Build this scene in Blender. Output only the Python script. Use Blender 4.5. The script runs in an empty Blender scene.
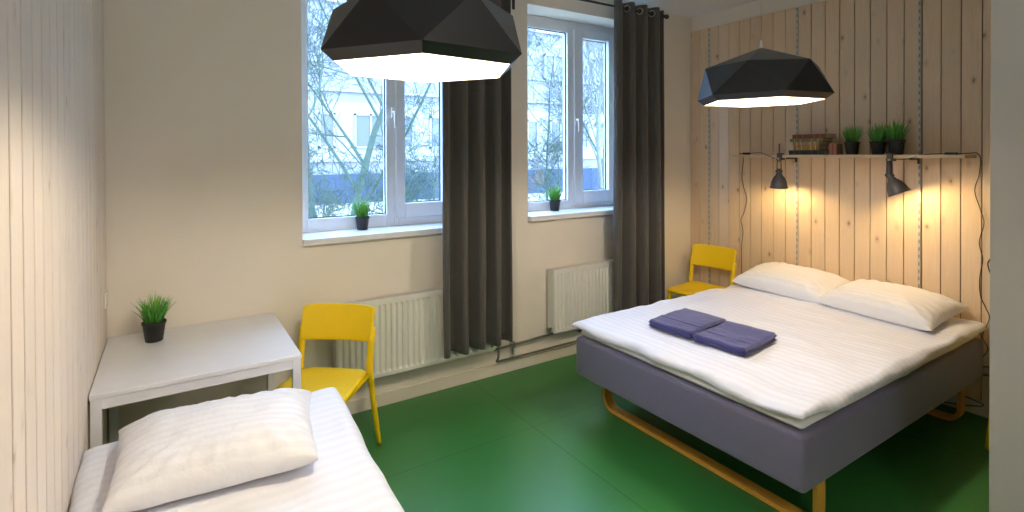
import bpy, bmesh, math, random
from math import sin, cos, pi, radians, sqrt
from mathutils import Vector, Matrix, noise
random.seed(7)
S = bpy.context.scene
COL = S.collection

# ------------------------------------------------------------------ helpers
def link(o, parent=None):
    COL.objects.link(o)
    if parent is not None: o.parent = parent
    return o

def thing(name, label, cat, loc=(0, 0, 0), rz=0.0, group=None):
    o = bpy.data.objects.new(name, None); link(o)
    o.empty_display_size = .05
    o.location = loc; o.rotation_euler = (0, 0, rz)
    o['label'] = label; o['category'] = cat
    if group: o['group'] = group
    return o

def tag(o, label, cat, group=None):
    o['label'] = label; o['category'] = cat
    if group: o['group'] = group
    return o

def obj(name, bm, mat, parent=None, smooth=False, bevel=0, seg=2, angle=35, subsurf=0, off=None):
    """link a bmesh as ONE mesh object (off = local origin subtracted from the vertices)"""
    if off is not None:
        bmesh.ops.translate(bm, verts=bm.verts, vec=-Vector(off))
    bmesh.ops.recalc_face_normals(bm, faces=bm.faces)
    me = bpy.data.meshes.new(name); bm.to_mesh(me); bm.free()
    mats = mat if isinstance(mat, (list, tuple)) else [mat]
    for m in mats: me.materials.append(m)
    if smooth:
        for p in me.polygons: p.use_smooth = True
    o = bpy.data.objects.new(name, me); link(o, parent)
    if bevel:
        b = o.modifiers.new('bevel', 'BEVEL'); b.width = bevel; b.segments = seg
        b.limit_method = 'ANGLE'; b.angle_limit = radians(angle)
    if subsurf:
        s = o.modifiers.new('sub', 'SUBSURF'); s.levels = subsurf; s.render_levels = subsurf
    return o

def struct(name, bm, mat, parent=None, **k):
    o = obj(name, bm, mat, parent, **k)
    if parent is None: o['kind'] = 'structure'
    return o

def copy_tree(o, parent=None):
    c = o.copy(); link(c, parent)
    for ch in list(o.children): copy_tree(ch, c)
    return c

def B(): return bmesh.new()

def box(bm, a, b, mi=0):
    x0, y0, z0 = a; x1, y1, z1 = b
    v = [bm.verts.new(p) for p in ((x0,y0,z0),(x1,y0,z0),(x1,y1,z0),(x0,y1,z0),(x0,y0,z1),(x1,y0,z1),(x1,y1,z1),(x0,y1,z1))]
    for f in ((0,3,2,1),(4,5,6,7),(0,1,5,4),(1,2,6,5),(2,3,7,6),(3,0,4,7)):
        bm.faces.new([v[i] for i in f]).material_index = mi
    return bm

def frame_at(d, up=Vector((0, 0, 1))):
    d = d.normalized()
    if abs(d.dot(up)) > .97: up = Vector((0, 1, 0))
    s = d.cross(up).normalized(); return s, s.cross(d).normalized()

def tube(bm, pts, r, n=8, cap=True, flat=1.0, up=Vector((0, 0, 1))):
    pts = [Vector(p) for p in pts]
    rs = r if isinstance(r, (list, tuple)) else [r]*len(pts)
    rings = []; s = None
    for i, p in enumerate(pts):
        d = (pts[min(i+1, len(pts)-1)] - pts[max(i-1, 0)])
        if d.length < 1e-9: d = Vector((0, 0, 1))
        d.normalize()
        if s is None: s, t = frame_at(d, up)
        else:
            s = (s - d*s.dot(d))
            if s.length < 1e-6: s, t = frame_at(d, up)
            s.normalize(); t = s.cross(d).normalized()
        rings.append([bm.verts.new(p + s*cos(2*pi*k/n)*rs[i] + t*sin(2*pi*k/n)*rs[i]*flat) for k in range(n)])
    for a, b in zip(rings, rings[1:]):
        for k in range(n): bm.faces.new((a[k], a[(k+1) % n], b[(k+1) % n], b[k]))
    if cap and n > 2:
        bm.faces.new(rings[0][::-1]); bm.faces.new(rings[-1])
    return bm

def lathe(bm, prof, n=24, c=(0, 0, 0), M=None, cap0=True, cap1=True):
    """prof: (radius, z)"""
    M = M or Matrix.Identity(4); c = Vector(c)
    rings = [[bm.verts.new(c + (M @ Vector((r*cos(2*pi*k/n), r*sin(2*pi*k/n), z)))) for k in range(n)] for r, z in prof]
    for a, b in zip(rings, rings[1:]):
        for k in range(n): bm.faces.new((a[k], a[(k+1) % n], b[(k+1) % n], b[k]))
    if cap0: bm.faces.new(rings[0][::-1])
    if cap1: bm.faces.new(rings[-1])
    return bm

def spline(pts, n=8):
    P = [Vector(p) for p in pts]; P = [P[0]*2-P[1]] + P + [P[-1]*2-P[-2]]; out = []
    for i in range(1, len(P)-2):
        for k in range(n):
            t = k/n; a, b, c, d = P[i-1:i+3]
            out.append(.5*((2*b)+(c-a)*t+(2*a-5*b+4*c-d)*t*t+(3*b-a-3*c+d)*t**3))
    out.append(P[-2]); return out

def ribbon(bm, pts, w, h, side=Vector((1, 0, 0))):
    """flat bar swept along pts: width w along side, thickness h"""
    P = [Vector(p) for p in pts]; rings = []
    for i, p in enumerate(P):
        d = (P[min(i+1, len(P)-1)]-P[max(i-1, 0)]).normalized(); n = d.cross(side).normalized()
        rings.append([bm.verts.new(p+side*(w/2)*a+n*(h/2)*b) for a, b in ((-1,-1),(1,-1),(1,1),(-1,1))])
    for a, b in zip(rings, rings[1:]):
        for k in range(4): bm.faces.new((a[k], a[(k+1) % 4], b[(k+1) % 4], b[k]))
    bm.faces.new(rings[0][::-1]); bm.faces.new(rings[-1])
    return bm

# ------------------------------------------------------------------ materials
class NT:
    def __init__(s, name):
        s.m = bpy.data.materials.new(name); s.m.use_nodes = True; s.t = s.m.node_tree
        s.b = s.t.nodes['Principled BSDF']; s.o = s.t.nodes['Material Output']
    def n(s, k, **kw):
        x = s.t.nodes.new(k)
        for a, b in kw.items():
            if a.startswith('i_'):
                key = a[2:]; key = int(key) if key.isdigit() else key.replace('_', ' ')
                x.inputs[key].default_value = b
            else: setattr(x, a, b)
        return x
    def l(s, a, b): s.t.links.new(a, b)
    def math(s, op, a, b=None, c=None):
        x = s.n('ShaderNodeMath', operation=op)
        for i, v in enumerate((a, b, c)):
            if v is None: continue
            if isinstance(v, (int, float)): x.inputs[i].default_value = v
            else: s.l(v, x.inputs[i])
        return x.outputs[0]
    def mix(s, f, a, b, mode='MIX'):
        x = s.n('ShaderNodeMix', data_type='RGBA', blend_type=mode)
        for i, v in ((0, f), (6, a), (7, b)):
            if isinstance(v, (int, float)): x.inputs[i].default_value = v
            elif isinstance(v, tuple): x.inputs[i].default_value = (*v[:3], 1)
            else: s.l(v, x.inputs[i])
        return x.outputs[2]
    def coords(s):
        return s.n('ShaderNodeTexCoord').outputs['Object']
    def scaled(s, sc, co=None):
        x = s.n('ShaderNodeMapping'); s.l(co or s.coords(), x.inputs[0]); x.inputs['Scale'].default_value = sc; return x.outputs[0]
    def noise(s, vec, scale, detail=3, rough=.5):
        x = s.n('ShaderNodeTexNoise'); s.l(vec, x.inputs['Vector']); x.inputs['Scale'].default_value = scale
        x.inputs['Detail'].default_value = detail; x.inputs['Roughness'].default_value = rough; return x.outputs['Fac']
    def ramp(s, f, stops):
        x = s.n('ShaderNodeValToRGB'); s.l(f, x.inputs[0]); e = x.color_ramp.elements
        while len(e) < len(stops): e.new(.5)
        for q, (p, c) in zip(e, stops): q.position = p; q.color = (*c, 1) if len(c) == 3 else c
        return x.outputs[0]
    def bump(s, h, strength=.2, dist=.01):
        x = s.n('ShaderNodeBump'); s.l(h, x.inputs['Height']); x.inputs['Strength'].default_value = strength
        x.inputs['Distance'].default_value = dist; s.l(x.outputs[0], s.b.inputs['Normal'])

def mat(name, col, rough=.5, metal=0, spec=None, var=0, vscale=20, bump=0, bscale=200, coat=0, sheen=0):
    k = NT(name)
    k.b.inputs['Base Color'].default_value = (*col, 1); k.b.inputs['Roughness'].default_value = rough
    k.b.inputs['Metallic'].default_value = metal
    if spec is not None: k.b.inputs['Specular IOR Level'].default_value = spec
    if coat: k.b.inputs['Coat Weight'].default_value = coat
    if sheen: k.b.inputs['Sheen Weight'].default_value = sheen
    f = k.noise(k.coords(), vscale, 4)
    v = var or .04
    k.l(k.mix(f, tuple(c*(1-v) for c in col), tuple(min(1, c*(1+v)) for c in col)), k.b.inputs['Base Color'])
    if bump: k.bump(k.noise(k.coords(), bscale, 2), bump, .002)
    return k.m

def emit(name, col, strength):
    k = NT(name); k.b.inputs['Emission Color'].default_value = (*col, 1); k.b.inputs['Emission Strength'].default_value = strength
    k.b.inputs['Base Color'].default_value = (*col, 1); return k.m

def pine(name, light, dark, knot, step, y0, axis='y', knots=1.0, rough=.55):
    """vertical pine boards: tone per board, grain along z, scattered knots"""
    k = NT(name); co = k.coords(); sp = k.n('ShaderNodeSeparateXYZ'); k.l(co, sp.inputs[0])
    ya = sp.outputs[{'x': 0, 'y': 1}[axis]]
    idx = k.math('FLOOR', k.math('DIVIDE', k.math('SUBTRACT', y0, ya), step))
    wn = k.n('ShaderNodeTexWhiteNoise', noise_dimensions='1D'); k.l(idx, wn.inputs['W'])
    offs = k.n('ShaderNodeCombineXYZ'); k.l(k.math('MULTIPLY', wn.outputs['Value'], 37.), offs.inputs[2])
    k.l(k.math('MULTIPLY', idx, 5.3), offs.inputs[0])
    add = k.n('ShaderNodeVectorMath', operation='ADD'); k.l(co, add.inputs[0]); k.l(offs.outputs[0], add.inputs[1])
    v = add.outputs[0]
    g = k.noise(k.scaled((14, 14, .9), v), 6, 6, .6)
    g2 = k.noise(k.scaled((4, 4, .5), v), 3, 3)
    c = k.mix(k.math('MULTIPLY', k.math('SUBTRACT', g, .3), 1.3), light, dark)
    c = k.mix(k.math('MULTIPLY', wn.outputs['Value'], .45), c, tuple(a*.80 for a in light))
    c = k.mix(k.math('MULTIPLY', g2, .3), c, dark)
    vo = k.n('ShaderNodeTexVoronoi', feature='F1'); k.l(k.scaled((1.0, 5.5, 3.1), v), vo.inputs['Vector']); vo.inputs['Scale'].default_value = 1.6
    dist = k.math('ADD', vo.outputs['Distance'], k.math('MULTIPLY', k.math('SUBTRACT', k.noise(v, 40, 2), .5), .03))
    kn = k.ramp(dist, [(0, (1, 1, 1)), (.06, (.8, .8, .8)), (.085, (.29, .285, .30)), (.20, (0, 0, 0))])
    c = k.mix(k.math('MULTIPLY', kn, .85*knots), c, knot)
    k.l(c, k.b.inputs['Base Color']); k.b.inputs['Roughness'].default_value = rough
    k.bump(g, .08, .002)
    return k.m

def striped(name, col, axis, period=.045, amp=.06, bumpamp=.45):
    k = NT(name); co = k.coords(); sp = k.n('ShaderNodeSeparateXYZ'); k.l(co, sp.inputs[0])
    a = sp.outputs[{'x': 0, 'y': 1}[axis]]
    w = k.math('ADD', a, k.math('MULTIPLY', k.noise(co, 4, 2), .02))
    s = k.math('SINE', k.math('MULTIPLY', w, 2*pi/period))
    f = k.ramp(k.math('MULTIPLY_ADD', s, .5, .5), [(.40, (0, 0, 0)), (.6, (1, 1, 1))])
    k.l(k.mix(f, tuple(c*(1-amp) for c in col), col), k.b.inputs['Base Color'])
    k.l(k.math('MULTIPLY_ADD', f, -.35, .8), k.b.inputs['Roughness'])
    k.b.inputs['Sheen Weight'].default_value = .15
    n1 = k.noise(co, 9, 5, .6)
    k.bump(k.math('MULTIPLY_ADD', f, .010, n1), bumpamp, .02)
    return k.m

M = {}
M['wall'] = mat('painted_wall', (.84, .77, .67), .7, var=.03, vscale=3, bump=.15, bscale=120)
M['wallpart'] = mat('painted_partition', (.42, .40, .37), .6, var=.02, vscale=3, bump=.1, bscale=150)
M['ceil'] = mat('ceiling_paint', (.80, .80, .79), .8)
M['base'] = mat('skirting_paint', (.78, .72, .62), .5)
M['pineR'] = pine('pine_boards_natural', (.85, .66, .46), (.68, .48, .30), (.20, .09, .04), .1043, 3.364)
M['pineL'] = pine('pine_boards_whitewashed', (.86, .77, .68), (.74, .63, .53), (.38, .27, .19), .1130, 3.366, knots=.75)
M['gap'] = mat('board_gap', (.10, .05, .02), .9)
M['gapL'] = mat('board_gap_left', (.20, .10, .05), .9)
M['pinesh'] = pine('pine_shelf', (.74, .58, .40), (.62, .45, .28), (.25, .12, .05), 5, 30)
M['white'] = mat('white_lacquer', (.80, .80, .82), .35)
M['whitepvc'] = mat('white_window_plastic', (.78, .82, .88), .3)
M['rad'] = mat('radiator_enamel', (.80, .79, .74), .35)
M['raddark'] = mat('radiator_slot', (.16, .15, .13), .7)
M['steel'] = mat('steel', (.55, .55, .54), .3, 1)
M['pipe'] = mat('painted_pipe', (.17, .16, .13), .4, .3)
M['darkmetal'] = mat('dark_metal', (.035, .033, .035), .45, .3)
M['lampgrey'] = mat('dark_grey_lamp_enamel', (.090, .082, .086), .42, .1)
M['black'] = mat('black_plastic', (.012, .012, .013), .45)
M['shade'] = mat('black_shade', (.010, .011, .014), .38, spec=.6)
M['lining'] = mat('white_shade_lining', (.66, .62, .55), .6)
M['yellow'] = mat('yellow_plastic', (.95, .66, .006), .38, var=.03)
M['yellowwood'] = mat('bent_birch', (.72, .37, .06), .35, var=.12, vscale=14)
M['base_fabric'] = mat('grey_upholstery', (.145, .135, .215), .85, var=.10, vscale=60, bump=.4, bscale=500, sheen=.3)
M['towel'] = mat('navy_terry', (.028, .030, .165), .95, var=.25, vscale=90, bump=1, bscale=500, sheen=.4)
M['curtain'] = mat('curtain_fabric', (.085, .078, .070), .85, var=.08, vscale=40, bump=.3, bscale=600, sheen=.25)
M['sheet_double'] = striped('striped_cotton_double', (.84, .84, .92), 'x', .050, .05)
M['sheet_single'] = striped('striped_cotton_single', (.85, .86, .93), 'y', .050, .035)
M['pillow_s'] = striped('striped_cotton_pillow', (.85, .85, .89), 'y', .042, .05, .4)
M['pillow_d'] = striped('striped_cotton_bed_pillow', (.86, .85, .88), 'x', .042, .04, .4)
M['sheet_plain'] = mat('white_cotton', (.84, .84, .86), .8, var=.03, bump=.3, bscale=40)
M['pot'] = mat('black_pot', (.018, .017, .018), .5)
M['soil'] = mat('potting_soil', (.03, .02, .012), .95, var=.4, vscale=150)
M['brass'] = mat('brass', (.6, .4, .15), .3, 1)
M['switchwhite'] = mat('socket_plastic', (.82, .80, .76), .3)

k = NT('artificial_grass'); co = k.coords(); sp = k.n('ShaderNodeSeparateXYZ'); k.l(co, sp.inputs[0])
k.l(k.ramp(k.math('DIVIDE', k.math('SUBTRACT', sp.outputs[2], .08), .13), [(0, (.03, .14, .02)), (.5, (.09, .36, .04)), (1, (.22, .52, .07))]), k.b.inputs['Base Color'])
k.b.inputs['Roughness'].default_value = .5; M['grass'] = k.m

# green linoleum floor with seams and faint scuffs
k = NT('green_linoleum'); co = k.coords(); n1 = k.noise(co, 2.2, 5, .6); n2 = k.noise(co, 60, 3)
sp = k.n('ShaderNodeSeparateXYZ'); k.l(co, sp.inputs[0])
c = k.mix(n1, (.026, .150, .026), (.040, .195, .040)); c = k.mix(k.math('MULTIPLY', n2, .25), c, (.03, .16, .05))
def seam(v, at, w=.004):
    return k.math('LESS_THAN', k.math('ABSOLUTE', k.math('SUBTRACT', v, at)), w)
sm = k.math('MAXIMUM', seam(sp.outputs[0], 1.83), seam(sp.outputs[1], 2.60, .003))
sm = k.math('MAXIMUM', sm, seam(sp.outputs[0], 3.6))
c = k.mix(k.math('MULTIPLY', sm, .55), c, (.008, .05, .012)); k.l(c, k.b.inputs['Base Color'])
k.l(k.math('MULTIPLY_ADD', n1, .10, .32), k.b.inputs['Roughness'])
k.bump(k.noise(co, 5, 1), .03, .004); M['floor'] = k.m

k = NT('window_glass'); t = k.t
gl = k.n('ShaderNodeBsdfGlossy'); gl.inputs['Roughness'].default_value = .02
tr = k.n('ShaderNodeBsdfTransparent'); tr.inputs[0].default_value = (.95, .98, 1, 1)
mx = k.n('ShaderNodeMixShader'); mx.inputs[0].default_value = .05
k.l(tr.outputs[0], mx.inputs[1]); k.l(gl.outputs[0], mx.inputs[2]); k.l(mx.outputs[0], k.o.inputs[0]); M['glass'] = k.m

M['bulb'] = emit('lit_bulb', (1, .84, .62), 14)
M['facade'] = mat('pale_facade_render', (.235, .23, .27), .9, var=.06, vscale=1.2)
M['facadeband'] = mat('white_facade_band', (.32, .32, .32), .9, var=.04, vscale=2)
M['plinth'] = mat('dark_blue_plinth', (.035, .055, .09), .8, var=.25, vscale=2)
M['facwin'] = mat('facade_window_glass', (.12, .13, .15), .2)
M['facframe'] = mat('facade_window_frame', (.30, .30, .30), .6)
M['ground'] = mat('pale_ground', (.34, .32, .24), .95, var=.12, vscale=1.5)
M['bark'] = mat('tree_bark', (.055, .085, .06), .9, var=.4, vscale=12)
M['barkpale'] = mat('pale_bark', (.13, .14, .11), .9, var=.4, vscale=12)

# ------------------------------------------------------------------ room shell
YW = 3.366; XL = -.268; XR = 4.245; YB = -1.9; ZC = 2.95; YF = 3.62
W1 = (.677, 1.80, 1.135, 2.80); W2 = (2.33, 3.50, 1.160, 2.80)   # window openings x0,x1,z0,z1
struct('floor', box(B(), (XL-.2, YB-.2, -.12), (XR+.2, YW+.45, 0)), M['floor'])
struct('ceiling', box(B(), (XL-.2, YB-.2, ZC), (XR+.2, YW+.45, ZC+.15)), M['ceil'])
bm = B(); yo = YW+.40
xs = [XL-.2, W1[0], W1[1], W2[0], W2[1], XR+.2]
box(bm, (xs[0], YW, 0), (xs[1], yo, ZC)); box(bm, (xs[2], YW, 0), (xs[3], yo, ZC)); box(bm, (xs[4], YW, 0), (xs[5], yo, ZC))
for w in (W1, W2):
    box(bm, (w[0], YW, 0), (w[1], yo, w[2]-.03)); box(bm, (w[0], YW, w[3]), (w[1], yo, ZC))
struct('wall_back', bm, M['wall'])
struct('wall_front', box(B(), (XL-.2, YB-.15, 0), (XR+.2, YB, ZC)), M['wall'])
def boards(x_face, thick, y0, y1, step, z0, z1, gap, out, kk=0):
    bm = B(); y = y0; 
    while y > y1:
        ya = y-step+gap/2; yb = y-gap/2
        box(bm, (min(x_face, x_face+out*thick), ya, z0), (max(x_face, x_face+out*thick), yb, z1)); y -= step
    return bm
# right: plaster wall, pine boards in front of it
bm = box(B(), (XR+.016, YB, 0), (XR+.2, YW, ZC))
struct('wall_right', bm, M['wall'])
struct('trim_1', boards(XR, .012, 3.364, YB+.05, .1043, 0, 2.812, .005, 1), M['pineR'], bevel=.0015, seg=1)
struct('trim_2', box(B(), (XR+.012, YB+.01, 0), (XR+.0165, 3.362, 2.810)), M['gap'])
struct('wall_left', boards(XL, .012, 3.366, YB+.05, .1130, 0, ZC, .013, -1), M['pineL'], bevel=.0015, seg=1)
struct('trim_3', box(B(), (XL-.2, YB, 0), (XL-.0045, YW, ZC)), M['gapL'])
struct('wall_partition', box(B(), (2.60, YB, 0), (2.72, .694, ZC)), M['wallpart'])
bm = B(); box(bm, (XL, YW-.014, 0), (XR, YW, .085)); struct('baseboard_back', bm, M['base'], bevel=.003)
bm = B(); box(bm, (XR-.014, YB, 0), (XR, YW-.014, .09)); struct('baseboard_right', bm, M['base'], bevel=.003)

# ------------------------------------------------------------------ windows
def window(n, w, g1, g2, gz, handle_x):
    """g1/g2: glass extents of fixed pane and of the opening sash; gz: (fixed z0, sash z0, fixed z1, sash z1)"""
    x0, x1, z0, z1 = w; y = YF
    def ring(bm, a, b, ya, yb, out, inn):
        (ox0, ox1, oz0, oz1), (ix0, ix1, iz0, iz1) = out, inn
        box(bm, (ox0, ya, oz0), (ix0, yb, oz1)); box(bm, (ix1, ya, oz0), (ox1, yb, oz1))
        box(bm, (ix0, ya, oz0), (ix1, yb, iz0)); box(bm, (ix0, ya, iz1), (ix1, yb, oz1))
    bm = B(); xm = g1[1]+.055
    ring(bm, 0, 0, y, y+.07, (x0, xm, z0-.03, z1), (g1[0], g1[1], gz[0], gz[2]))
    fr = struct('window_%d' % n, bm, M['whitepvc'], bevel=.004)
    bm = B(); ring(bm, 0, 0, y, y+.07, (xm, x1, z0-.03, z1), (xm+.03, x1-.035, gz[0]-.02, gz[2]+.02))
    obj('window_frame', bm, M['whitepvc'], fr, bevel=.004)
    bm = B(); ring(bm, 0, 0, y-.018, y+.05, (xm+.010, x1-.015, gz[0]-.035, gz[2]+.035), (g2[0], g2[1], gz[1], gz[3]))
    sash = obj('window_sash', bm, M['whitepvc'], fr, bevel=.005)
    bm = B()
    for (a, b, za, zb) in ((*g1, gz[0], gz[2]), (*g2, gz[1], gz[3])):
        ring(bm, 0, 0, y+.022, y+.032, (a-.001, b+.001, za-.001, zb+.001), (a+.006, b-.006, za+.006, zb-.006))
    obj('gasket', bm, M['black'], fr)
    obj('pane', box(B(), (g1[0]-.002, y+.034, gz[0]-.002), (g1[1]+.002, y+.038, gz[2]+.002)), M['glass'], fr)
    obj('pane', box(B(), (g2[0]-.002, y+.034, gz[1]-.002), (g2[1]+.002, y+.038, gz[3]+.002)), M['glass'], sash)
    bm = B(); box(bm, (handle_x-.014, y-.03, 1.90), (handle_x+.014, y-.018, 1.975))
    tube(bm, [(handle_x, y-.03, 1.94), (handle_x, y-.06, 1.94), (handle_x, y-.062, 1.93), (handle_x, y-.062, 1.83)], [.009, .009, .010, .008], 8)
    obj('handle', bm, M['switchwhite'], sash, bevel=.002)
    bm = B(); zt = z0; yf = YW-.045
    box(bm, (x0-.004, yf, zt-.038), (x1+.03, YW, zt)); box(bm, (x0+.001, YW, zt-.030), (x1-.001, YF, zt))
    obj('window_sill', bm, M['white'], fr, bevel=.004)
    return fr
window(1, W1, (.765, 1.292), (1.425, 1.72), (1.222, 1.292, 2.70, 2.66), 1.335)
window(2, W2, (2.40, 2.93), (3.09, 3.40), (1.235, 1.310, 2.70, 2.665), 3.005)

# ------------------------------------------------------------------ curtains and rods
YCU = 3.185
def rod(label, x0, x1, z, brk):
    t = thing('curtain_rod', label, 'curtain rod', ((x0+x1)/2, YCU, z), group=None); o = ((x0+x1)/2, YCU, z)
    obj('rod', tube(B(), [(x0, YCU, z), (x1, YCU, z)], .0095, 12), M['darkmetal'], t, True, off=o)
    for x in (x0, x1):
        bm = B(); bmesh.ops.create_uvsphere(bm, u_segments=14, v_segments=8, radius=.021, matrix=Matrix.Translation((x, YCU, z)))
        obj('finial', bm, M['darkmetal'], t, True, off=o)
    for x in brk:
        bm = B(); box(bm, (x-.011, YW-.006, z-.11), (x+.011, YW, z+.03)); box(bm, (x-.006, YCU+.012, z-.016), (x+.006, YW-.006, z-.004))
        tube(bm, [(x-.012, YCU, z), (x+.012, YCU, z)], .0145, 12)
        obj('bracket', bm, M['darkmetal'], t, off=o)
    return t
rod('black curtain rod above the left window, mostly hidden by the pendant lamp', .45, 2.08, 2.842, (.52, 2.02))
rod('black curtain rod above the right window with a ball end near the corner', 2.16, 3.70, 2.846, (2.20, 3.66))

def curtain(label, x0, x1, z0, z1, folds, amp, ph, seed, taper=0.):
    t = thing('curtain', label, 'curtain', ((x0+x1)/2, YCU, z0)); o = ((x0+x1)/2, YCU, z0)
    NX = folds*16; NZ = 40; bm = B(); V = []
    for j in range(NZ+1):
        tz = j/NZ; z = z0+(z1-z0)*tz; row = []
        for i in range(NX+1):
            u = i/NX; w = 2*pi*folds*u+ph
            a = amp*(1+.25*noise.noise(Vector((u*3, tz*1.3, seed))))*(1.0-.18*tz)
            x = x0+(x1-x0)*(u+taper*(u-.5)*(1-tz)) - .005*sin(2*w) + .012*(1-tz)*noise.noise(Vector((u*4, tz*2, seed+5)))
            yy = YCU+a*sin(w)+.010*(1-tz)*noise.noise(Vector((u*7, tz*2, seed+9)))
            row.append(bm.verts.new((x, yy, z)))
        V.append(row)
    for j in range(NZ):
        for i in range(NX): bm.faces.new((V[j][i], V[j][i+1], V[j+1][i+1], V[j+1][i]))
    c = obj('fabric', bm, M['curtain'], t, True, off=o)
    s = c.modifiers.new('thick', 'SOLIDIFY'); s.thickness = .004; s.offset = 0
    # metal eyelets where the cloth crosses the rod
    kk = 0; u = 0
    while True:
        w = kk*pi; u = (w-ph)/(2*pi*folds); kk += 1
        if u <= .02: continue
        if u >= .99: break
        x = x0+(x1-x0)*u; sgn = 1 if cos(w) > 0 else -1
        bm = B(); n = 20; ang = radians(62)*sgn; c0 = Vector((x, YCU, z1-.051))
        ax = Vector((cos(ang), sin(ang), 0)); pts = [c0+ax*cos(2*pi*q/n)*.026+Vector((0, 0, 1))*sin(2*pi*q/n)*.026 for q in range(n+1)]
        tube(bm, pts, .0055, 6, cap=False)
        obj('eyelet', bm, M['steel'], c, True, off=o)
    return t
curtain('dark grey curtain hanging between the two windows', 1.512, 2.045, .305, 2.893, 4, .056, pi*1.2, 1.3)
curtain('dark grey curtain hanging on the right side of the right window', 3.065, 3.660, .305, 2.898, 4, .050, pi*1.0, 4.1, taper=.04)

# ------------------------------------------------------------------ radiators and pipes
def radiator(label, x0, x1, z0, z1):
    t = thing('radiator', label, 'radiator', ((x0+x1)/2, 3.30, z0)); o = ((x0+x1)/2, 3.30, z0)
    yf = 3.262; yb = 3.345; bm = B()
    # pressed front panel with vertical channels
    n = int((x1-x0)/.0385); step = (x1-x0-.03)/n; prof = [(x0, yf+.012), (x0+.006, yf)]
    for i in range(n):
        a = x0+.015+i*step
        prof += [(a+step*.18, yf), (a+step*.34, yf+.010), (a+step*.66, yf+.010), (a+step*.82, yf)]
    prof += [(x1-.006, yf), (x1, yf+.012)]
    zz = [(z0, 0), (z0+.022, 0), (z0+.038, 1), (z1-.045, 1), (z1-.030, 0), (z1, 0)]
    rows = []
    for z, f in zz: rows.append([bm.verts.new((x, y if f or y > yf+.011 else yf, z)) for x, y in prof])
    for a, b in zip(rows, rows[1:]):
        for i in range(len(prof)-1): bm.faces.new((a[i], a[i+1], b[i+1], b[i]))
    box(bm, (x0+.004, yf+.013, z0+.005), (x1-.004, yf+.022, z1-.005))
    obj('front_panel', bm, M['rad'], t, off=o)
    obj('rear_panel', box(B(), (x0+.004, yb-.012, z0+.005), (x1-.004, yb, z1-.01)), M['rad'], t, off=o, bevel=.003)
    for xa, xb in ((x0-.002, x0+.002), (x1-.002, x1+.002)):
        obj('side_cover', box(B(), (xa, yf+.004, z0+.012), (xb, yb, z1)), M['rad'], t, off=o, bevel=.002)
    bm = B(); box(bm, (x0, yf+.006, z1-.004), (x1, yf+.016, z1+.004)); box(bm, (x0, yb-.012, z1-.004), (x1, yb-.004, z1+.004))
    m = int((x1-x0)/.016)
    for i in range(m): 
        a = x0+(x1-x0)*i/m; box(bm, (a, yf+.016, z1-.002), (a+.006, yb-.012, z1+.002))
    obj('top_grille', bm, M['rad'], t, off=o)
    obj('convector', box(B(), (x0+.01, yf+.024, z0+.03), (x1-.01, yb-.014, z1-.012)), M['raddark'], t, off=o)
    for a in (x0+.2, x1-.2): obj('wall_bracket', box(B(), (a-.015, yb, z0+.06), (a+.015, YW-.001, z1-.06)), M['rad'], t, off=o)
    return t
radiator('white panel radiator under the left window, behind the yellow chair', .845, 1.975, .232, .722)
radiator('white panel radiator under the right window, left part beside the bed', 2.500, 3.275, .245, .735)
def valve(label, x, z, dirx, zend):
    t = thing('radiator_valve', label, 'radiator valve', (x, 3.29, z)); o = (x, 3.29, z)
    bm = B(); tube(bm, [(x-dirx*.03, 3.29, z), (x+dirx*.012, 3.29, z)], .011, 10); tube(bm, [(x, 3.29, z-.03), (x, 3.29, z+.012)], .014, 10)
    obj('body', bm, M['steel'], t, off=o)
    return t
valve('small metal valve at the lower right end of the left radiator', 2.010, .262, 1, .2)
valve('small metal valve at the lower left end of the right radiator', 2.465, .280, -1, .2)
def pipe_thing(label, pts, r=.0085):
    o = pts[0]; b = obj('heating_pipe', tube(B(), pts, r, 10), M['pipe'], None, True, off=o); b.location = o
    tag(b, label, 'pipe')
zp, zq = .215, .118; yp = 3.325
def bend(pts, r=.03):
    out = [Vector(pts[0])]
    for a, b, c in zip(pts, pts[1:], pts[2:]):
        a, b, c = Vector(a), Vector(b), Vector(c); p = b+(a-b).normalized()*r; q = b+(c-b).normalized()*r
        for i in range(5): tt = i/4; out.append(p*(1-tt)**2+b*2*tt*(1-tt)+q*tt*tt)
    out.append(Vector(pts[-1])); return out
pipe_thing('upper of two heating pipes along the wall, rising to the right radiator', bend([(1.995, yp, .205), (2.45, yp, .222), (XR-.03, yp, .235)], .02))
pipe_thing('lower of two heating pipes running along the wall above the skirting board', bend([(2.010, 3.29, .232), (2.010, 3.29, .150), (2.010, yp, .112), (XR-.03, yp, .122)], .022))
for x, l in ((2.165, 'steel pipe clamp between the two heating pipes, right of the left curtain'),):
    bm = B(); box(bm, (x-.012, yp-.012, .100), (x+.012, YW, .130)); box(bm, (x-.012, yp-.012, .195), (x+.012, YW, .230)); box(bm, (x-.010, yp+.010, .10), (x+.010, yp+.03, .23))
    o = obj('pipe_clamp', bm, M['steel'], None, bevel=.003, off=(x, YW, .1)); o.location = (x, YW, .1); tag(o, l, 'pipe clamp')

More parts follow.
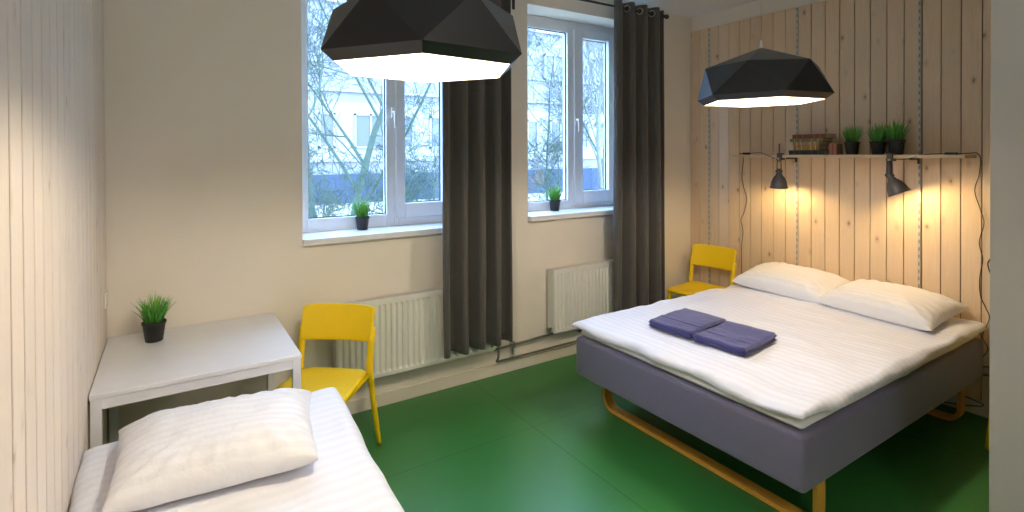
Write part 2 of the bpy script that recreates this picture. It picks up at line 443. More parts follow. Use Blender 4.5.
# ------------------------------------------------------------------ table
def table():
    x0, x1, y0, y1, zt = -.264, .512, 2.585, 3.362, .72
    o = ((x0+x1)/2, (y0+y1)/2, 0)
    t = thing('table', 'small square white table in the corner by the left wall', 'table', o)
    obj('tabletop', box(B(), (x0, y0, zt-.018), (x1, y1, zt)), M['white'], t, bevel=.002, off=o)
    a = .036
    bm = B(); i = .006
    box(bm, (x0+a, y0+i, zt-.062), (x1-a, y0+i+.02, zt-.018)); box(bm, (x0+a, y1-i-.02, zt-.062), (x1-a, y1-i, zt-.018))
    box(bm, (x0+i, y0+a, zt-.062), (x0+i+.02, y1-a, zt-.018)); box(bm, (x1-i-.02, y0+a, zt-.062), (x1-i, y1-a, zt-.018))
    obj('apron', bm, M['white'], t, bevel=.002, off=o)
    for x in (x0+.003, x1-.003-a):
        for y in (y0+.003, y1-.003-a):
            obj('leg', box(B(), (x, y, 0), (x+a, y+a, zt-.018)), M['white'], t, bevel=.002, off=o)
table()

# ------------------------------------------------------------------ yellow chairs
def chair(label, loc, rz):
    t = thing('chair', label, 'chair', loc, rz); Y = M['yellow']      # faces local -Y
    for s in (-1, 1):
        P = spline([(s*.222, .262, 0), (s*.212, .222, .20), (s*.203, .185, .40), (s*.200, .176, .46), (s*.201, .188, .55), (s*.203, .215, .68)], 6)
        obj('leg', tube(B(), P, [.0135+.006*min(1, i/16) for i in range(len(P))], 12, flat=.8), Y, t, True)
        P = spline([(s*.215, -.215, 0), (s*.205, -.195, .2), (s*.190, -.165, .425)], 6)
        obj('leg', tube(B(), P, [.0135+.005*i/len(P) for i in range(len(P))], 12), Y, t, True)
    # seat: moulded shell, waisted towards the back, dished
    N = 20; bm = B(); rows = []
    for j in range(N+1):
        v = j/N; y = -.215+.40*v; hw = .212-.022*v-.018*(1-min(1, v/.12))**2-.03*max(0, (v-.9)/.1)**2
        row = []
        for i in range(N+1):
            u = 2*i/N-1; z = .452 - .016*(1-u*u)*sin(pi*min(1, v*1.1)) - .022*max(0, (.14-v)/.14)**2 + .006*v
            z -= .006*max(0, (abs(u)-.85)/.15)
            row.append(bm.verts.new((u*hw, y, z)))
        rows.append(row)
    for a, b in zip(rows, rows[1:]):
        for i in range(N): bm.faces.new((a[i], a[i+1], b[i+1], b[i]))
    so = obj('seat', bm, Y, t, True); m = so.modifiers.new('t', 'SOLIDIFY'); m.thickness = .016; m.offset = -1
    bm = B(); ribs = [(-.19, .17), (.19, .17)]
    tube(bm, [(-.197, .178, .428), (.197, .178, .428)], .012, 10); 
    for s in (-1, 1): tube(bm, [(s*.188, -.17, .424), (s*.198, .178, .428)], .011, 10)
    obj('seat_frame', bm, Y, t, True)
    # backrest: curved panel
    N = 24; bm = B(); rows = []
    for j in range(9):
        v = j/8; z = .605+.185*v
        row = []
        for i in range(N+1):
            u = 2*i/N-1; hw = .206+.006*v; rr = (abs(u)**14)
            y = .203+.050*v-.036*(u*u)+.018
            row.append(bm.verts.new((u*hw, y, z-.010*rr*(v-.5)*2+.010*(1-u*u)*(v*2-1)*.4)))
        rows.append(row)
    for a, b in zip(rows, rows[1:]):
        for i in range(N): bm.faces.new((a[i], a[i+1], b[i+1], b[i]))
    bo = obj('backrest', bm, Y, t, True); m = bo.modifiers.new('t', 'SOLIDIFY'); m.thickness = .016; m.offset = 0
    b = bo.modifiers.new('b', 'BEVEL'); b.width = .005; b.segments = 2; b.limit_method = 'ANGLE'; b.angle_limit = radians(50)
    return t
def face(fx, fy): return math.atan2(fx, -fy)      # rotation that turns local -Y to (fx,fy)
chair('yellow plastic chair standing half under the white table', (.655, 2.860, 0), face(-.63, -.776))
chair('yellow plastic chair in the far corner beside the double bed', (3.925, 3.01, 0), face(-.99, -.12))
chair('yellow plastic chair mostly hidden behind the white partition wall', (3.870, .725, 0), radians(150))

# ------------------------------------------------------------------ soft goods
def slab(nx, ny, x0, x1, y0, y1, zb, thick, rad, seed, wr=.006, edge=.006, f=None, sc=3.):
    """closed soft slab with rolled edges; f(u,v)->extra x,y,z"""
    bm = B(); T = []; Bt = []
    for j in range(ny+1):
        r1 = []; r2 = []
        for i in range(nx+1):
            u = i/nx; v = j/ny
            u = .5-.5*cos(pi*u)*(.35+.65*abs(cos(pi*u))**.3) if False else u
            x = x0+(x1-x0)*u; y = y0+(y1-y0)*v
            e = min(x-x0, x1-x, y-y0, y1-y); q = min(1, e/rad); h = sqrt(max(0, 1-(1-q)**2))
            n = noise.noise(Vector((x*sc, y*sc, seed)))+.5*noise.noise(Vector((x*sc*2.3, y*sc*2.3, seed+3)))+.3*(1-abs(noise.noise(Vector((x*sc*1.4+seed, y*sc*.8, seed+7))))*4)
            ex = Vector((noise.noise(Vector((x*6, y*6, seed+11))), noise.noise(Vector((x*6, y*6, seed+17))), 0))*edge*(1-q)
            d = Vector(f(x, y)) if f else Vector((0, 0, 0))
            zt = zb+thick*(.5+.5*h)+wr*n*(.3+.7*h); zl = zb+thick*.5*(1-h)
            if e < 1e-6: zl = zt = zb+thick*.5
            a = bm.verts.new(Vector((x, y, zt))+ex+d); r1.append(a)
            r2.append(a if e < 1e-6 else bm.verts.new(Vector((x, y, zl))+ex+Vector((d.x, d.y, d.z))))
        T.append(r1); Bt.append(r2)
    for j in range(ny):
        for i in range(nx):
            bm.faces.new((T[j][i], T[j][i+1], T[j+1][i+1], T[j+1][i]))
            q = [Bt[j][i], Bt[j+1][i], Bt[j+1][i+1], Bt[j][i+1]]
            if set(q) != {T[j][i], T[j][i+1], T[j+1][i+1], T[j+1][i]}: bm.faces.new(q)
    return bm

def pillow(hw, hh, T, seed, tb=.35, pinch=.05, flare=0.):
    """local: hw half width (x), hh half depth (y)"""
    bm = B(); N = 44; top = []; bot = []
    for j in range(N+1):
        r1 = []; r2 = []
        for i in range(N+1):
            u = sin(pi/2*(2*i/N-1)); v = sin(pi/2*(2*j/N-1))
            x = u*hw*(1-pinch*(1-v*v)*abs(u))*(1+flare*v); y = v*hh*(1-pinch*1.4*(1-u*u)*abs(v))
            p = ((1-abs(u)**2.6)*(1-abs(v)**2.6)); h = max(0, p)**.42
            w = noise.noise(Vector((x*6, y*6, seed)))*.012+noise.noise(Vector((x*15, y*13, seed+2)))*.005
            # creases radiating from the corners / seam
            ang = math.atan2(v, u); cr = (1-h)*.015*sin(ang*26+3*noise.noise(Vector((u, v, seed))))*h*2
            x += .004*noise.noise(Vector((u*5, v*5, seed+8))); y += .006*noise.noise(Vector((u*5, v*5, seed+9)))
            a = bm.verts.new((x, y, T*(tb+(1-tb)*h)+ (w+cr)*h))
            edge = i in (0, N) or j in (0, N)
            r1.append(a); r2.append(a if edge else bm.verts.new((x, y, T*tb*(1-h**.8))))
        top.append(r1); bot.append(r2)
    for j in range(N):
        for i in range(N):
            bm.faces.new((top[j][i], top[j][i+1], top[j+1][i+1], top[j+1][i]))
            q = [bot[j][i], bot[j+1][i], bot[j+1][i+1], bot[j][i+1]]
            if len(set(q)) == 4 and set(q) != {top[j][i], top[j][i+1], top[j+1][i+1], top[j+1][i]}: bm.faces.new(q)
    return bm

def bed(label, x0, x1, y0, y1, zb0, zb1, loops, axis, legm):
    o = ((x0+x1)/2, (y0+y1)/2, 0); t = thing('bed', label, 'bed', o)
    bm = box(B(), (x0, y0, zb0), (x1, y1, zb1)); obj('upholstered_base', bm, M['base_fabric'], t, True, bevel=.022, seg=4, off=o)
    return t, o
def loop_leg(x, ya, yb, zt, t, o, w=.068, h=.022, r=.075):
    P = [Vector((x, ya, zt))]
    for i in range(9): a = i/8*pi/2; P.append(Vector((x, ya+r-r*cos(a), h/2+r-r*sin(a))))
    for i in range(9): a = i/8*pi/2; P.append(Vector((x, yb-r+r*sin(a), h/2+r-r*cos(a))))
    P.append(Vector((x, yb, zt)))
    obj('bed_leg', ribbon(B(), P, w, h), M['yellowwood'], t, off=o, bevel=.002)

# double bed
bx0, bx1, by0, by1 = 2.15, 4.215, 1.150, 2.590
dbl, o = bed('grey upholstered double bed on bent birch loop legs', bx0, bx1, by0, by1, .250, .490, None, None, None)
loop_leg(2.375, 1.205, 2.535, .26, dbl, o); loop_leg(4.02, 1.205, 2.535, .26, dbl, o)
bm = slab(40, 34, bx0+.006, bx1-.004, by0+.006, by1-.006, .487, .074, .03, 2.2, .002, .004)
obj('mattress', bm, M['sheet_plain'], dbl, True, off=o)
def droop(x, y):
    e = min(x-(bx0-.03), (by1+.03)-y, y-(by0-.03)); q = max(0, 1-e/.06)
    return (0, 0, -.026*q*q+.034*q*noise.noise(Vector((x*4, y*4, 4.)))+.010*q*noise.noise(Vector((x*13, y*13, 6.))))
bm = slab(150, 110, bx0-.020, bx1+.006, by0-.016, by1+.018, .554, .038, .040, 9.1, .0110, .020, droop, 3.4)
d = obj('duvet', bm, M['sheet_double'], None, True, off=(3.18, 1.87, .5)); d.location = (3.18, 1.87, .5)
tag(d, 'white striped duvet covering the top of the grey double bed', 'duvet')

pl = obj('pillow', pillow(.245, .345, .165, 3.1), M['pillow_d'], None, True)
pl.location = (3.985, 2.225, .596); pl.rotation_euler = (radians(2), radians(-7), radians(3))
tag(pl, 'white pillow on the double bed, the one nearer the windows', 'pillow', 'pillows on the double bed')
pl = obj('pillow', pillow(.245, .335, .165, 7.7), M['pillow_d'], None, True)
pl.location = (3.950, 1.560, .596); pl.rotation_euler = (radians(1), radians(-7), radians(-3))
tag(pl, 'white pillow on the double bed, the one nearer the partition wall', 'pillow', 'pillows on the double bed')

# towels
def towel(label, c, rz, hx, hy, seed):
    t = thing('towel', label, 'towel', (c[0], c[1], .598), rz, 'folded navy towels on the duvet')
    bm = slab(30, 24, -hx, hx, -hy, hy, 0, .024, .013, seed, .003, .006, None, 9)
    obj('lower_fold', bm, M['towel'], t, True)
    bm = slab(34, 26, -hx+.001, hx+.003, -hy+.001, hy+.003, .019, .027, .014, seed+4, .004, .007, lambda x, y: (0, 0, .006*sin(x*9+seed)), 9)
    obj('upper_fold', bm, M['towel'], t, True)
    # woven band across the towel
    bm = B(); rows = []
    for i in range(19):
        y = -hy+.012+(2*hy-.022)*i/18; z = .0475+.006*sin((-hx*.35)*9+seed)
        rows.append([bm.verts.new((x, y, z)) for x in (-hx*.42, -hx*.30)])
    for a, b in zip(rows, rows[1:]): bm.faces.new((a[0], a[1], b[1], b[0]))
    so = obj('woven_band', bm, M['towel'], t); m = so.modifiers.new('t', 'SOLIDIFY'); m.thickness = .004; m.offset = 0
    return t
towel('folded navy towel on the duvet, the one nearer the windows', (2.615, 2.095), radians(4), .188, .148, 1.0)
towel('folded navy towel on the duvet, the one nearer the partition wall', (2.625, 1.785), radians(6), .183, .150, 5.0)

# single bed
sx0, sx1, sy0, sy1 = -.235, .600, .48, 2.47
sgl, o = bed('single bed with white bedding along the left board wall', sx0+.01, sx1-.01, sy0, sy1-.01, .25, .50, None, None, None)
loop_leg(.0, sy0+.3, sy0+.3+.01, .26, sgl, o) if False else None
for yy in (sy0+.2, sy1-.2):
    P = [Vector((sx0+.06, yy, .26))]; r = .075
    for i in range(9): a = i/8*pi/2; P.append(Vector((sx0+.06+r-r*cos(a), yy, .01+r-r*sin(a))))
    for i in range(9): a = i/8*pi/2; P.append(Vector((sx1-.06-r+r*sin(a), yy, .01+r-r*cos(a))))
    P.append(Vector((sx1-.06, yy, .26)))
    obj('bed_leg', ribbon(B(), P, .055, .02, Vector((0, 1, 0))), M['yellowwood'], sgl, off=o, bevel=.002)
bm = slab(30, 50, sx0+.01, sx1-.01, sy0+.01, sy1-.012, .498, .055, .03, 2.9, .002, .004)
obj('mattress', bm, M['sheet_plain'], sgl, True, off=o)
def sdroop(x, y):
    t = (y-1.55)/.92
    dx = (.055*t-.020)*((x-sx0)/(sx1-sx0)) - .030*max(0, t)*(1-(x-sx0)/(sx1-sx0))
    e = min(x-sx0+.03, sx1+.03-x, sy1+.03-y); q = max(0, 1-e/.07)
    return (dx, .03*max(0, (x-.35)/.3)*max(0, t), -.025*q*q)
bm = slab(100, 170, sx0-.012, sx1+.012, sy0-.02, sy1-.02, .545, .055, .06, 5.7, .008, .012, sdroop, 3.6)
d = obj('duvet', bm, M['sheet_single'], None, True, off=(.18, 1.5, .5)); d.location = (.18, 1.5, .5)
tag(d, 'white striped duvet on the single bed in the foreground', 'duvet')
pl = obj('pillow', pillow(.310, .275, .160, 11.3, pinch=.05, flare=.07), M['pillow_s'], None, True)
pl.location = (.145, 2.095, .588); pl.rotation_euler = (radians(-1), radians(0), radians(-5))
tag(pl, 'large white pillow on the single bed in the foreground', 'pillow')

# ------------------------------------------------------------------ shelf on slotted rails
t = thing('wall_shelf', 'long pine shelf above the head of the double bed', 'shelf', (4.14, 1.98, 1.606)); o = (4.14, 1.98, 1.606)
obj('shelf_board', box(B(), (4.045, 1.197, 1.606), (4.238, 2.78, 1.628)), M['pinesh'], t, bevel=.002, off=o)
for y in (2.326, 1.499):
    bm = B(); box(bm, (4.085, y-.0025, 1.594), (4.236, y+.0025, 1.606)); box(bm, (4.215, y-.003, 1.565), (4.236, y+.003, 1.600))
    obj('bracket', bm, M['darkmetal'], t, off=o)
M['slot'] = mat('rail_slot', (.22, .19, .17), .7)
M['railmetal'] = mat('white_slotted_metal', (.55, .52, .48), .4, .2)
for y, l in ((3.150, 'white slotted shelf rail on the board wall, next to the window corner'), (2.326, 'white slotted shelf rail behind the stack of books'), (1.499, 'white slotted shelf rail to the right of the potted grasses')):
    t = thing('shelf_rail', l, 'shelf rail', (XR-.005, y, .1), group=None); o = (XR-.005, y, .1)
    bm = box(B(), (XR-.008, y-.0085, .10), (XR, y+.0085, 2.80)); z = .13
    while z < 2.78:
        box(bm, (XR-.0086, y-.0035, z), (XR-.0075, y+.0035, z+.024), 1); z += .050
    obj('rail', bm, [M['railmetal'], M['slot']], t, off=o)

# books
ZS = 1.628
def book(label, y0, y1, z, th, x0, dx, cover, tilt=0, page=(.62, .52, .36)):
    c = ((x0+dx/2), (y0+y1)/2, z); t = thing('book', label, 'book', c, tilt, 'old books stacked on the shelf')
    hy = (y1-y0)/2; hx = dx/2; cm = mat('book_cover', cover, .6, var=.35, vscale=25)
    bm = B(); k2 = .0025
    box(bm, (-hx, -hy, 0), (hx, hy, k2)); box(bm, (-hx, -hy, th-k2), (hx, hy, th)); box(bm, (-hx-.002, -hy, 0), (-hx+.003, hy, th))
    for q in (-.7, -.35, .35, .7): box(bm, (-hx-.0032, hy*q-.004, .001), (-hx-.001, hy*q+.004, th-.001), 1)
    obj('cover', bm, [cm, mat('book_bands', tuple(min(1, a*1.9+.02) for a in cover), .5)], t)
    obj('pages', box(B(), (-hx+.004, -hy+.004, k2), (hx-.004, hy-.004, th-k2)), mat('book_pages', page, .9, var=.2, vscale=60), t)
    return t
book('dark green book, bottom one of the stack on the shelf', 2.025, 2.290, ZS, .034, 4.06, .165, (.022, .030, .016), radians(-2))
book('tan and ochre book, second from the bottom of the stack', 2.070, 2.262, ZS+.0345, .037, 4.07, .15, (.36, .19, .05), radians(3))
book('pale brown book in the middle of the stack', 2.060, 2.265, ZS+.072, .026, 4.07, .15, (.33, .21, .13), radians(-3))
book('olive book with a light spine, second from the top of the stack', 2.040, 2.285, ZS+.0985, .024, 4.065, .155, (.17, .16, .05), radians(2))
book('reddish brown book lying on top of the stack', 2.015, 2.262, ZS+.123, .031, 4.06, .16, (.15, .035, .02), radians(-1))
bk = book('red brown book lying beside the stack, its right end sticking out', 1.955, 2.008, ZS, .078, 4.075, .13, (.24, .075, .035), radians(8))

# potted grasses
def plant(label, loc, rz=0, s=1., group=None, seed=1, cat='potted plant'):
    t = thing('potted_grass', label, cat, loc, rz, group); t.scale = (s, s, s)
    bm = lathe(B(), [(.034, 0), (.036, .002), (.046, .080), (.050, .082), (.050, .092), (.046, .092), (.043, .078)], 28, cap1=False)
    obj('pot', bm, M['pot'], t, True, bevel=.001, angle=60)
    bm = lathe(B(), [(.001, .079), (.0435, .077)], 24, cap0=True, cap1=False); obj('soil', bm, M['soil'], t)
    rnd = random.Random(seed); bm = B()
    for i in range(150):
        a = rnd.uniform(0, 2*pi); rr = .034*sqrt(rnd.random()); p = Vector((rr*cos(a), rr*sin(a), .078))
        L = rnd.uniform(.085, .165)*(1 - .2*rr/.034); out = rnd.uniform(.05, .48)*(rr/.034+.25); b = a+rnd.uniform(-.6, .6)
        dirh = Vector((cos(b), sin(b), 0)); w = rnd.uniform(.0026, .0044); side = Vector((-sin(b), cos(b), 0)).lerp(dirh, rnd.uniform(-.8, .8)).normalized()
        prev = None
        for q in range(6):
            tt = q/5; c = p+dirh*(L*out*tt**1.5)+Vector((0, 0, L*tt*(1-.25*out*tt)))
            ww = w*(1-tt**2.2)*(1 if q < 5 else 0)+.0002
            cur = (bm.verts.new(c-side*ww), bm.verts.new(c+side*ww))
            if prev: bm.faces.new((prev[0], prev[1], cur[1], cur[0]))
            prev = cur
    g = obj('grass', bm, M['grass'], t, True); m = g.modifiers.new('t', 'SOLIDIFY'); m.thickness = .0008
    return t
plant('artificial grass in a black pot on the white table', (-.066, 3.185, .72), .3, 1.06, seed=11)
plant('artificial grass in a dark pot on the left window sill', (1.100, 3.560, 1.135), 1.1, .95, seed=22)
plant('artificial grass in a dark pot on the right window sill', (2.740, 3.560, 1.160), 2.1, .98, seed=33)
plant('potted artificial grass on the shelf, leftmost of three by the books', (4.13, 1.868, ZS), .5, 1.0, 'potted grasses on the shelf', 44)
plant('potted artificial grass on the shelf, middle one of three', (4.14, 1.705, ZS), 2.5, 1.0, 'potted grasses on the shelf', 55)
plant('potted artificial grass on the shelf, rightmost of three above the lamp', (4.10, 1.583, ZS), 3.9, 1.08, 'potted grasses on the shelf', 66)

# ------------------------------------------------------------------ clamp lamps
def clamp_lamp(label, y, tilt, swing, cordpts, cordlabel, energy, drop):
    x = 4.030; t = thing('clamp_lamp', label, 'lamp', (x, y, 1.59), 0, 'clamp lamps on the shelf'); o = Vector((x, y, 1.59)); D = M['lampgrey']
    bm = B(); box(bm, (x-.012, y-.020, 1.585), (x+.045, y+.020, 1.604)); box(bm, (x-.012, y-.016, 1.585), (x+.010, y+.016, 1.640)); box(bm, (x-.012, y-.014, 1.630), (x+.045, y+.014, 1.640))
    obj('clamp', bm, D, t, bevel=.003, off=o)
    bm = tube(B(), [(x-.003, y, 1.57), (x-.003, y, 1.715)], .0042, 8); obj('clamp_screw', bm, M['darkmetal'], t, True, off=o)
    bm = B(); tube(bm, [(x-.02, y, 1.597), (x-.006, y, 1.597)], .009, 10); obj('screw_head', bm, M['steel'], t, True, off=o)
    # shade axis
    J = Vector((x-.004, y, 1.590-drop)); R = Matrix.Rotation(swing, 4, 'X') @ Matrix.Rotation(tilt, 4, 'Y')
    bm = B(); 
    for s in (-1, 1): tube(bm, [(x-.004, y+s*.014, 1.592), J+Vector((0, s*.018, .008)), J+Vector((0, s*.018, -.012))], .0035, 6)
    tube(bm, [J+Vector((0, -.026, 0)), J+Vector((0, .026, 0))], .008, 10)
    if swing < -.1: tube(bm, [Vector((x-.004, y, 1.588)), J+Vector((0, 0, .03)), J], [.011, .013, .017], 12)
    obj('fork', bm, D, t, True, off=o)
    prof = [(.006, .020), (.016, .017), (.019, .008), (.0195, -.020), (.024, -.026), (.026, -.034), (.037, -.046), (.048, -.064), (.056, -.088), (.060, -.112), (.063, -.126), (.068, -.130),
            (.066, -.131), (.060, -.124), (.056, -.108), (.052, -.086), (.044, -.064), (.034, -.048), (.020, -.038), (.010, -.032)]
    bm = lathe(B(), prof, 32, c=J, M=R); obj('lamp_shade', bm, D, t, True, off=o)
    bp = J+R @ Vector((0, 0, -.070)); bm = B(); bmesh.ops.create_uvsphere(bm, u_segments=14, v_segments=10, radius=.019, matrix=Matrix.Translation(bp))
    obj('bulb', bm, M['bulb'], t, True, off=o)
    li = bpy.data.lights.new('clamp_light', 'POINT'); li.energy = energy; li.color = (1, .70, .30); li.shadow_soft_size = .02
    lo = bpy.data.objects.new('clamp_light', li); link(lo); lo.location = J+R @ Vector((0, 0, -.112))
    c0 = Vector(cordpts[0]); oo = obj('power_cord', tube(B(), spline(cordpts, 8), .0026, 6), M['black'], t, True, off=o)
    oo['label'] = cordlabel; p = Vector(cordpts[4])
    bm = B(); box(bm, (p.x-.012, p.y-.032, p.z-.009), (p.x+.012, p.y+.032, p.z+.009)); obj('cord_switch', bm, M['black'], oo, bevel=.005, off=o)
    return t
xs = 4.05; xw = XR-.010
clamp_lamp('dark grey clamp lamp below the books, shade hanging straight down', 2.350, radians(-4), radians(3),
    [(4.035, 2.385, 1.598), (4.03, 2.43, 1.615), (4.045, 2.50, 1.640), (4.06, 2.56, 1.642), (4.07, 2.66, 1.636), (4.10, 2.74, 1.638), (4.19, 2.792, 1.628), (xw, 2.795, 1.60),
     (xw, 2.81, 1.45), (xw, 2.795, 1.35), (xw, 2.765, 1.24), (xw, 2.79, 1.12), (xw, 2.82, 1.05), (xw, 2.80, .95), (xw, 2.815, .75), (xw, 2.80, .12), (xw-.02, 2.79, .01)], 'black cord of the left clamp lamp hanging down the boards by the corner chair', 5.5, .092)
clamp_lamp('dark grey clamp lamp under the right potted grass, shade tilted sideways', 1.590, radians(-6), radians(-24),
    [(4.035, 1.555, 1.598), (4.04, 1.50, 1.600), (4.05, 1.42, 1.625), (4.06, 1.36, 1.634), (4.09, 1.28, 1.634), (4.15, 1.215, 1.636), (4.20, 1.186, 1.638), (xw, 1.178, 1.60), (xw, 1.185, 1.50), (xw, 1.205, 1.40), (xw, 1.175, 1.28),
     (xw, 1.160, 1.20), (xw, 1.182, 1.08), (xw, 1.165, .98), (xw, 1.180, .85), (xw, 1.175, .75), (xw, 1.150, .68), (xw-.01, 1.13, .62), (xw, 1.165, .50), (xw, 1.14, .42), (xw, 1.20, .30), (xw-.01, 1.12, .26)], 'black cord of the right clamp lamp running down the boards beside the partition', 5.5, .098)
for pts, l in (([(xw, 1.10, 1.02), (xw, 1.14, .96), (xw, 1.12, .86), (xw, 1.10, .70), (xw, 1.12, .45), (xw-.03, 1.10, .30), (xw-.02, 1.30, .22), (xw-.02, 1.50, .16)], 'thin dark cable hanging down the boards behind the bed head near the partition'),
               ([(xw-.02, 1.05, .34), (xw-.03, 1.22, .30), (xw-.03, 1.36, .20), (xw-.03, 1.30, .12), (xw-.03, 1.15, .08), (xw-.04, 1.40, .02), (xw-.06, 1.75, .01)], 'black cable looping under the head of the double bed')):
    oo = obj('power_cable', tube(B(), spline(pts, 8), .0032, 6), M['black'], None, True, off=pts[0]); oo.location = pts[0]; tag(oo, l, 'cable')
# wall socket on the left boards
t = thing('wall_socket', 'white wall socket low on the left board wall near the corner', 'socket', (XL, 3.28, .935)); o = (XL, 3.28, .935)
obj('cover_plate', box(B(), (XL, 3.24, .895), (XL+.010, 3.32, .975)), M['switchwhite'], t, bevel=.004, off=o)
obj('socket_well', lathe(B(), [(.020, 0), (.020, .002)], 20, c=(XL+.010, 3.28, .935), M=Matrix.Rotation(pi/2, 4, 'Y')), M['wall'], t, off=o)

# ------------------------------------------------------------------ pendant lamps
Fd = Vector((.5443, .8389, 0)); Rd = Vector((.8389, -.5443, 0))
def pendant(label, cx, cy, A, zb, energy):
    t = thing('pendant_lamp', label, 'lamp', (cx, cy, zb), 0, None)
    v = -Fd*cos(A)+Rd*sin(A); a0 = math.atan2(v.y, v.x)
    def ring(bm, r, z, off, s=1): return [bm.verts.new((s*r*cos(a0+off+k*pi/3), s*r*sin(a0+off+k*pi/3), z)) for k in range(6)]
    def shell(s, dz, top):
        bm = B(); bot = ring(bm, .288, 0, 0, s); low = ring(bm, .322, .027, 0, s); up = ring(bm, .276, .178-dz, pi/6, s); ap = bm.verts.new((0, 0, .280-dz*1.6))
        for k in range(6):
            n = (k+1) % 6
            bm.faces.new((bot[k], bot[n], low[n], low[k])); bm.faces.new((low[k], low[n], up[k])); bm.faces.new((low[n], up[n], up[k])); bm.faces.new((up[k], up[n], ap))
        return bm
    obj('shade', shell(1, 0, 1), M['shade'], t); obj('inner_lining', shell(.985, .006, 1), M['lining'], t)
    # folded white rim strip joining the two shells
    bm = B(); a = ring(bm, .288, 0, 0); b = ring(bm, .288, 0, 0, .985)
    for k in range(6): bm.faces.new((a[k], a[(k+1) % 6], b[(k+1) % 6], b[k]))
    obj('rim', bm, M['lining'], t)
    obj('cord_grip', lathe(B(), [(.009, .276), (.008, .290), (.003, .318)], 12), M['switchwhite'], t, True)
    obj('cord', tube(B(), [(0, 0, .31), (0, 0, ZC-zb)], .0014, 6), M['steel'], t, True)
    obj('ceiling_cup', lathe(B(), [(.05, ZC-zb-.03), (.055, ZC-zb)], 20), M['white'], t, True)
    obj('bulb_holder', lathe(B(), [(.022, .262), (.022, .195)], 16), M['white'], t, True)
    bm = B(); bmesh.ops.create_uvsphere(bm, u_segments=20, v_segments=12, radius=.038, matrix=Matrix.Translation((0, 0, .155)))
    obj('bulb', bm, M['bulb'], t, True)
    li = bpy.data.lights.new('pendant_light', 'POINT'); li.energy = energy; li.color = (1, .88, .69); li.shadow_soft_size = .045
    lo = bpy.data.objects.new('pendant_light', li); link(lo); lo.location = (cx, cy, zb+.085)
    return t
pendant('large black faceted pendant lamp in front of the left window', .672, 1.530, radians(8), 1.908, 25)
pendant('black faceted pendant lamp hanging over the double bed', 2.544, 1.580, radians(-7), 1.903, 26)

# unseen ceiling lamp, added behind the camera for general fill light
t = thing('added_fill_lamp', 'added round white ceiling lamp, unseen behind the camera, for fill light', 'lamp', (1.1, -.9, ZC))
obj('lamp_base', lathe(B(), [(.18, -.03), (.185, 0)], 32), M['white'], t, True)
obj('diffuser', lathe(B(), [(.02, -.085), (.10, -.075), (.16, -.05), (.178, -.03)], 32), emit('fill_lamp_glow', (.92, .95, 1), 6), t, True)
li = bpy.data.lights.new('added_fill_light', 'POINT'); li.energy = 20; li.color = (1, .94, .88); li.shadow_soft_size = .15
lo = bpy.data.objects.new('added_fill_light', li); link(lo); lo.location = (1.1, -.9, ZC-.26)

# ------------------------------------------------------------------ outdoors
o = struct('ground', box(B(), (-40, YW+.5, -.5), (60, 45, -.20)), M['ground'])
fb = thing('apartment_building', 'pale lavender building with dark blue base across the yard, seen through the windows', 'building', (8, 20, -.2)); oo = (8, 20, -.2)
obj('wall', box(B(), (-25, 20, -.3), (60, 24, 9.5)), M['facade'], fb, off=oo)
bm = B(); box(bm, (-25, 19.9, 1.35), (60, 20, 3.55)); obj('facade_band', bm, M['facadeband'], fb, off=oo)
bm = B(); box(bm, (-25, 19.9, 5.0), (60, 20, 5.06)); box(bm, (-25, 19.86, 3.95), (60, 20, 4.03)); box(bm, (-25, 19.8, 7.2), (60, 20, 7.45)); obj('ledge', bm, M['facadeband'], fb, off=oo)
obj('plinth', box(B(), (-25, 19.8, -.3), (60, 20, .88)), M['plinth'], fb, off=oo)
def fwin(x, w, z0, z1, n, y=19.86):
    bm = B(); box(bm, (x, y-.05, z0), (x+w, y+.1, z0+.07)); box(bm, (x, y-.05, z1-.07), (x+w, y+.1, z1))
    for i in range(n+1): a = x+(w-.07)*i/n; box(bm, (a, y-.05, z0), (a+.07, y+.1, z1))
    f = obj('window', bm, M['facframe'], fb, off=oo); obj('pane', box(B(), (x+.03, y, z0+.03), (x+w-.03, y+.04, z1-.03)), M['facwin'], f, off=oo)
x = -3.6
while x < 34:
    fwin(x, 1.7, 4.9+.15, 6.25, 3); fwin(x+.3, 1.25, 1.85, 3.15, 2); fwin(x+2.05, .6, 1.85, 3.15, 1); x += 3.05

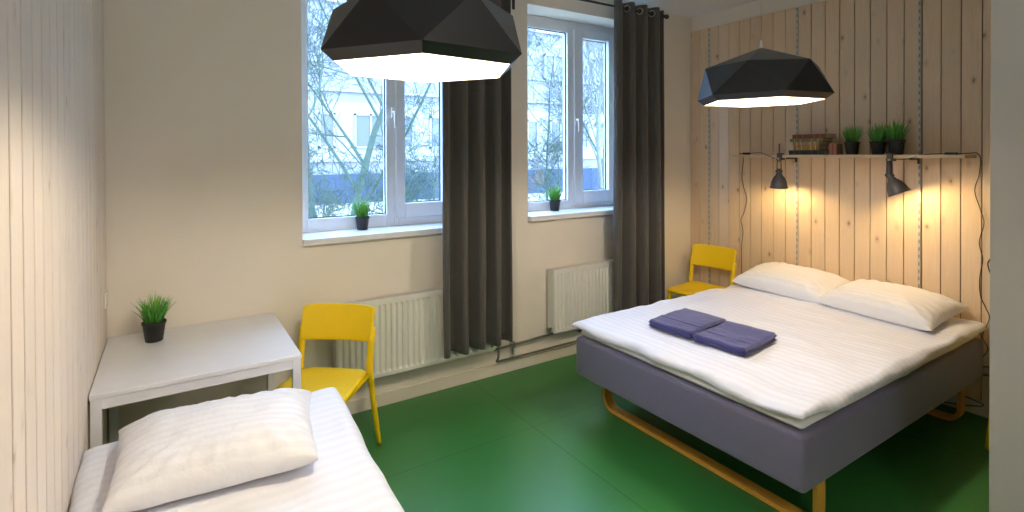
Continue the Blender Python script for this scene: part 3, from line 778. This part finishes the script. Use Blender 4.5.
def tree(label, loc, seed, h, r, lean=(0, 0), spread=.75, m='bark', group='bare trees outside the windows', depth=5, first=.12):
    rnd = random.Random(seed); root = Vector(loc); bmT = B(); bmB = B()
    def grow(p, d, L, r, lev):
        n = 5 if lev < 2 else 4; pts = [p.copy()]; q = p.copy(); dd = d.copy()
        for i in range(n):
            dd = (dd+Vector((rnd.uniform(-1, 1), rnd.uniform(-1, 1), rnd.uniform(-.3, .7)))*.16).normalized(); q = q+dd*L/n; pts.append(q.copy())
        rs = [max(.0045, r*(1-.6*i/n)) for i in range(n+1)]
        tube(bmT if lev == 0 else bmB, pts, rs, 6 if lev < 2 else 4 if lev < 3 else 3, cap=False)
        if lev >= depth: return
        kids = (11, 6, 5, 4, 3)[min(lev, 4)]
        for c in range(kids):
            tt = first+(1-first)*(c+rnd.random())/kids if lev == 0 else .25+.75*(c+rnd.random())/kids
            f = tt*n; i = min(n-1, int(f)); pp = pts[i].lerp(pts[i+1], f-i)
            ang = rnd.uniform(0, 2*pi); s, u = frame_at(dd); side = s*cos(ang)+u*sin(ang)
            nd = (dd*(1-spread*.55)+side*spread*rnd.uniform(.6, 1.2)+Vector((0, 0, .12))).normalized()
            grow(pp, nd, L*rnd.uniform(.42, .66)*(1.1-.35*tt), rs[min(i+1, n)]*.55, lev+1)
    grow(Vector((0, 0, 0)), Vector((lean[0], lean[1], 1)).normalized(), h, r, 0)
    t = thing('bare_tree', label, 'tree', root, 0, group)
    obj('trunk', bmT, M[m], t, True); obj('branches', bmB, M[m], t, True)
def at(px, y):   # ground point on the sight line of photo column px, at world depth y
    u = (px-512)/529.83; dx = .5443+.8389*u; dy = .8389-.5443*u; return (dx/dy*y, y, -.2)
tree('slender bare tree with teal grey bark at the left edge of the left window', at(319, 8.0), 3, 5.2, .065, (.0, .1), .8)
tree('bare tree leaning right in the middle of the left window', at(346, 9.0), 8, 5.8, .075, (.30, .0), .8)
tree('low bare shrubby tree behind the plant on the left window sill', at(372, 7.0), 15, 1.7, .03, (.2, 0), 1.0, depth=4, first=.05)
tree('low bare shrub at the foot of the left window view', at(330, 6.6), 25, 1.6, .03, (-.1, 0), 1.0, depth=4, first=.05)
tree('low bare shrub seen through the opening sash of the left window', at(432, 10), 35, 2.2, .035, (0, 0), 1.1, depth=4, first=.05)
tree('thin bare tree seen through the fixed pane of the right window', at(548, 13), 41, 4.6, .04, (-.1, 0), .9)
tree('pale barked bare tree seen through the opening sash of the right window', at(597, 9.5), 52, 6.5, .12, (-.06, 0), .5, 'barkpale')
tree('second bare tree behind the pale one at the right edge of the right window', at(607, 12), 63, 6.5, .09, (.1, 0), .6)
tree('low bare shrub in front of the dark blue base in the right window', at(560, 11), 71, 1.8, .03, (0, 0), 1.0, depth=4, first=.05)

# ------------------------------------------------------------------ world, camera
w = bpy.data.worlds.new('sky'); S.world = w; w.use_nodes = True; nt = w.node_tree
bg = nt.nodes['Background']; bg.inputs[1].default_value = 11.5
tc = nt.nodes.new('ShaderNodeTexCoord'); sp = nt.nodes.new('ShaderNodeSeparateXYZ'); rp = nt.nodes.new('ShaderNodeValToRGB')
nt.links.new(tc.outputs['Generated'], sp.inputs[0]); nt.links.new(sp.outputs[2], rp.inputs[0]); nt.links.new(rp.outputs[0], bg.inputs[0])
rp.color_ramp.elements[0].color = (.46, .66, 1.0, 1); rp.color_ramp.elements[1].color = (.38, .60, 1.0, 1)

cam = bpy.data.cameras.new('camera'); co = bpy.data.objects.new('camera', cam); link(co)
yaw, pt, rl = radians(32.973), radians(-.501), radians(-.2186)
F = Vector((sin(yaw)*cos(pt), cos(yaw)*cos(pt), sin(pt))); r0 = Vector((cos(yaw), -sin(yaw), 0)); u0 = r0.cross(F)
R_ = r0*cos(rl)+u0*sin(rl); U_ = -r0*sin(rl)+u0*cos(rl)
m = Matrix((R_, U_, -F)).transposed().to_4x4(); m.translation = (0, 0, 1.65); co.matrix_world = m
cam.sensor_width = 36; cam.sensor_fit = 'HORIZONTAL'; cam.lens = 36*529.83/1024; cam.shift_y = -(256-157.54)/1024; cam.clip_start = .05; cam.clip_end = 200
S.camera = co
S.view_settings.view_transform = 'Standard'; S.view_settings.look = 'None'; S.view_settings.gamma = 1
S.view_settings.use_curve_mapping = False; S.view_settings.exposure = .50
